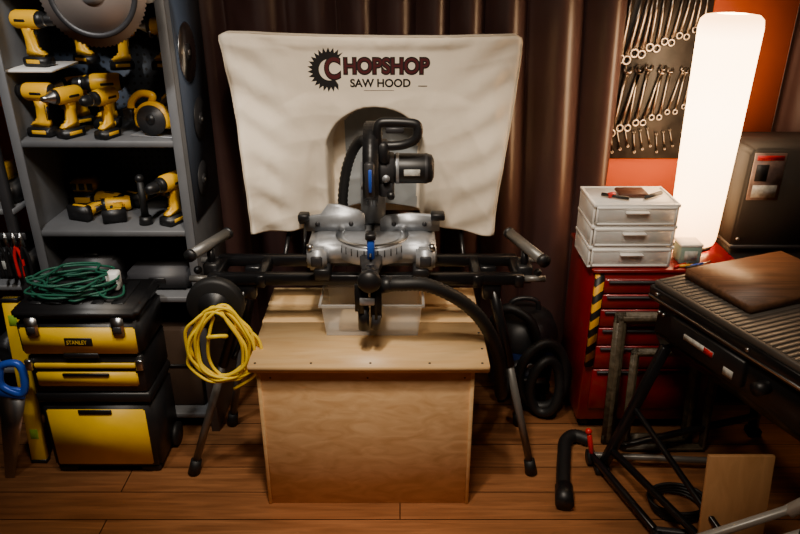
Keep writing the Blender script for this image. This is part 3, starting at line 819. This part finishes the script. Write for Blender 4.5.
o.lathe([(0,0),(.02,.02),(.03,.06),(.02,.09),(0,.1)],(LX,2.44,.81),(0,0,1),lm)
for a in (0,120,240): o.cyl((LX,2.44,.715),(LX+.08*math.cos(R(a)),2.44+.08*math.sin(R(a)),.715),.002,blk,n=8)
o.fin("base_and_bulb",p)

# ---------- wrench rack ----------
p=empty("wrench_display_board",(.98,2.78,1.3))
o=B();bd=mat("rack_board_black",(40,36,35),.5,var=.6,scale=18)
o.box((.81,2.775,.93),(1.17,2.799,1.66),bd,.003);o.fin("board",p)
o=B()
wr=mat("wrench_chrome",(190,178,166),.3,1,var=.05)
def wrench(o,x,z,L_,ang,y=2.766):
    M=Matrix.Translation((x,y,z))@Matrix.Rotation(R(ang),4,'Y')
    w=L_*.035
    o.prism([(-w,0),(w,0),(w*.8,L_*.5),(w,L_),(-w,L_),(-w*.8,L_*.5)],-.002,.002,wr,M=M)
    r=L_*.085
    pts=[(r*math.cos(R(a)),L_+r*.8+r*math.sin(R(a))) for a in range(125,416,15)]
    pts+=[(r*.45,L_+r*1.1),(r*.35,L_+r*.5),(-r*.35,L_+r*.5),(-r*.45,L_+r*1.1)]
    o.prism(pts,-.0035,.0035,wr,M=M)
    q=L_*.06
    o.tube([(q*math.cos(2*math.pi*i/10),0,-q+q*math.sin(2*math.pi*i/10)) for i in range(10)],q*.38,wr,closed=True,n=8,sub=2,M=M)
for i in range(12):
    L_=.26-.010*i;wrench(o,.84+.027*i,1.60-L_-.015*(i%2),L_,6+4*math.sin(i))
for i in range(10):
    L_=.22-.010*i;wrench(o,.845+.030*i,1.27-L_+.01*(i%2),L_,8+5*math.sin(i*2))
for i in range(9):
    L_=.10-.003*i;wrench(o,.855+.03*i,.965+.012*(i%3),L_*.8,-14+5*math.cos(i*2))
o.fin("wrenches",p)

# ---------- picture frame ----------
p=empty("picture_frame",(.96,2.14,0))
def frame(x0,x1,z1,yb,yt,w):
    M=Matrix.Translation((0,yb,0))@Matrix.Rotation(-math.atan2(yt-yb,z1),4,'X')
    for a,b_ in (((x0,0),(x0+w,z1)),((x1-w,0),(x1,z1)),((x0,0),(x1,w)),((x0,z1-w),(x1,z1))):
        o.box((a[0],0,a[1]),(b_[0],.02,b_[1]),oldf,.006,M=M,seg=2)
        o.box((a[0]+w*.3,-.006,a[1]+w*.3),(b_[0]-w*.3,.0,b_[1]-w*.3),oldf,.003,M=M)
o=B();frame(.76,1.10,.54,2.13,2.18,.045);o.fin("outer_frame",p)
o=B();frame(.82,1.14,.42,2.09,2.13,.03);o.fin("inner_frame",p)

# ---------- dark machine cabinet ----------
p=empty("band_saw_cabinet",(1.45,2.5,0))
cab=mat("charcoal_machine_paint",(44,42,42),.6,.05,var=.1,spec=.3)
o=B()
o.box((1.225,2.40,0),(1.75,2.64,.70),cab,.01)
o.prism([(1.215,.70),(1.75,.70),(1.75,1.075),(1.24,1.075),(1.222,1.055)],2.38,2.64,cab,.008)
o.box((1.212,2.375,.70),(1.76,2.64,.715),dkg,.003)
o.fin("housing",p)
o=B()
o.box((1.235,2.374,.89),(1.345,2.379,1.06),mat("warning_sticker",(140,118,112),.45,var=.5,scale=25),0)
o.box((1.243,2.372,1.035),(1.337,2.375,1.052),redp,0);o.box((1.247,2.372,.90),(1.333,2.375,.945),label,0);o.box((1.247,2.372,.96),(1.29,2.375,1.02),dkg,0)
for i in range(5): o.box((1.45,2.374,.80+.03*i),(1.65,2.38,.812+.03*i),blk,.002)
o.cyl((1.50,2.36,1.0),(1.50,2.38,1.0),.025,blk)
o.cyl((1.235,2.372,.74),(1.235,2.38,.74),.006,chr_,n=12)
o.fin("fittings",p)

# ---------- table saw ----------
T=Matrix.Translation((.825,2.05,0))@Matrix(((.931,-.365,0,0),(.365,.931,0,0),(0,0,1,0),(0,0,0,1)))
p=empty("portable_table_saw",T@Vector((.3,-.37,0)))
ttop=mat("grey_cast_table",(96,90,84),.5,.4,var=.12)
W=.50;D=-.78
o=B(T)
o.box((0,D,.705),(W,0,.73),ttop,.004)
for i in range(38):
    y=-.012-i*.020
    o.box((.01,y-.006,.73),(W-.01,y+.006,.7325),ttop,.001)
o.fin("table_top",p)
o=B(T)
o.prism([(0.012,.705),(W-.03,.705),(W-.05,.49),(.045,.49),(.008,.55)],D+.02,-.02,blkg,.008)
o.box((-.008,D-.01,.662),(.012,.01,.71),blkg,.004)
o.box((-.012,D-.01,.672),(-.006,.005,.679),chr_,.001)
o.box((-.006,-.40,.56),(.03,-.10,.65),blk,.006)
o.fin("housing",p)
o=B(T)
o.box((-.009,-.29,.602),(-.005,-.17,.620),label,0);o.box((-.010,-.29,.602),(-.008,-.255,.620),redp,0)
o.box((-.008,-.37,.575),(-.004,-.335,.60),label,0)
o.cyl((-.03,-.47,.61),(.02,-.47,.61),.02,blk);o.cyl((-.025,-.66,.60),(.02,-.66,.60),.05,blk);o.cyl((-.055,-.69,.63),(-.02,-.69,.63),.012,blk)
for y in (-.03,-.40,-.74): o.cyl((-.012,y,.692),(-.004,y,.692),.006,chr_,n=10)
for y in (-.04,-.06): o.cyl((.0,y,.63),(.012,y,.63),.006,chr_,n=10)
o.fin("controls_and_labels",p)
def bar(a,b_,w,m,o):
    a=Vector(a);b_=Vector(b_);d=b_-a
    X=Matrix.Translation((a+b_)/2)@d.to_track_quat('Z','Y').to_matrix().to_4x4()
    o.box((-w/2,-w/2,-d.length/2),(w/2,w/2,d.length/2),m,.004,M=X)
o=B()
bar((.87,1.98,.52),(.72,1.985,.012),.032,blkg,o)
bar((1.09,1.42,.52),(.98,1.27,.012),.032,blkg,o)
bar((1.27,2.12,.52),(1.36,2.20,.012),.032,blkg,o)
bar((1.50,1.58,.52),(1.66,1.50,.012),.032,blkg,o)
bar((.745,1.98,.10),(1.00,1.30,.10),.022,blkg,o)
bar((.745,1.99,.10),(1.35,2.18,.10),.022,blkg,o)
bar((.80,1.975,.28),(1.0,1.31,.10),.018,blkg,o)
for x,y in ((.72,1.985),(.98,1.27),(1.36,2.20),(1.66,1.50)): o.box((x-.025,y-.025,0),(x+.025,y+.025,.03),blkm,.005)
o.fin("stand_legs",p)
o=B()
bar((.69,2.02,.045),(1.22,1.98,.045),.020,gtube,o);bar((.69,2.02,.045),(.80,1.66,.045),.022,blkg,o);bar((.80,1.66,.045),(1.2,1.60,.045),.022,dkg,o)
for x,y in ((.69,2.03),(.80,1.64)): o.cyl((x-.012,y,.028),(x+.012,y,.028),.028,blkm)
bar((.69,2.02,.05),(.675,2.03,.13),.016,redp,o);o.sph((.672,2.032,.14),.012,redp)
o.fin("mobile_base",p)
o=B(T)
o.box((.09,-.30,.7335),(.50,-.03,.768),walnut,.004,seg=2);o.fin("wood_board")

# ---------- lower right items ----------
o=B();M=Matrix.Translation((0,1.55,0))@Matrix.Rotation(R(-9),4,'X')
o.box((.89,0,.0),(1.08,.015,.38),plye,.001,M=M);o.fin("plywood_offcut")
p=empty("folding_roller_stand",(1.0,1.42,0))
o=B()
bar((.76,1.47,.17),(1.26,1.47,.40),.022,ltube,o);bar((.80,1.43,.13),(1.30,1.43,.36),.022,ltube,o)
bar((.76,1.47,.18),(.76,1.47,.0),.02,gtube,o);bar((.80,1.43,.14),(.80,1.43,.0),.02,gtube,o)
bar((1.24,1.47,.40),(1.24,1.47,.0),.02,gtube,o);bar((1.28,1.43,.36),(1.28,1.43,.0),.02,gtube,o)
o.cyl((1.25,1.50,.41),(1.25,1.38,.41),.02,gtube)
bar((1.06,1.47,.30),(1.16,1.44,.42),.03,ltube,o)
o.fin("frame",p)
o=B()
for k in range(4):
    pts=[(.92+.08*math.cos(2*math.pi*i/12)*(1+.06*k),1.80+.07*math.sin(2*math.pi*i/12),.012+.011*k) for i in range(12)]
    o.tube(pts,.006,blkm,closed=True,n=8)
o.fin("power_cable_coil")

# ---------- lights ----------
def area(name,loc,rot,size,e,col):
    l=bpy.data.lights.new(name,'AREA');l.size=size;l.energy=e;l.color=col
    ob=bpy.data.objects.new(name,l);ob.location=loc;ob.rotation_euler=[R(a) for a in rot];bpy.context.collection.objects.link(ob);return ob
def spot(name,loc,tgt,e,col,ang=70,blend=.6,rad=.06):
    l=bpy.data.lights.new(name,'SPOT');l.energy=e;l.color=col;l.spot_size=R(ang);l.spot_blend=blend;l.shadow_soft_size=rad
    ob=bpy.data.objects.new(name,l);ob.location=loc
    ob.rotation_euler=(Vector(tgt)-Vector(loc)).to_track_quat('-Z','Y').to_euler();bpy.context.collection.objects.link(ob);return ob
area("ceiling_light",(-.1,.9,2.5),(0,0,0),.5,23,(1,.84,.66))
spot("drawer_fill_spot",(-.2,1.2,2.5),(-.12,2.15,.75),90,(1,.87,.71),58,.8)
spot("drawer_fill_spot",(-1.0,1.2,2.45),(-1.05,2.35,1.0),85,(1,.95,.88),52,.8)
spot("drawer_fill_spot",(.75,1.3,2.5),(.85,2.2,.75),42,(1,.85,.68),36,.8)  # fill spot added to brighten the plastic drawers and bench at the right
w=bpy.data.worlds.new("World");bpy.context.scene.world=w;w.use_nodes=True
w.node_tree.nodes["Background"].inputs[0].default_value=(.5,.42,.36,1);w.node_tree.nodes["Background"].inputs[1].default_value=.2

cam=bpy.data.cameras.new("camera");cam.lens=31.5;cam.sensor_width=36
co=bpy.data.objects.new("camera",cam);co.location=(0,0,1.7);co.rotation_euler=(R(90-24.3),0,0)
bpy.context.collection.objects.link(co);bpy.context.scene.camera=co
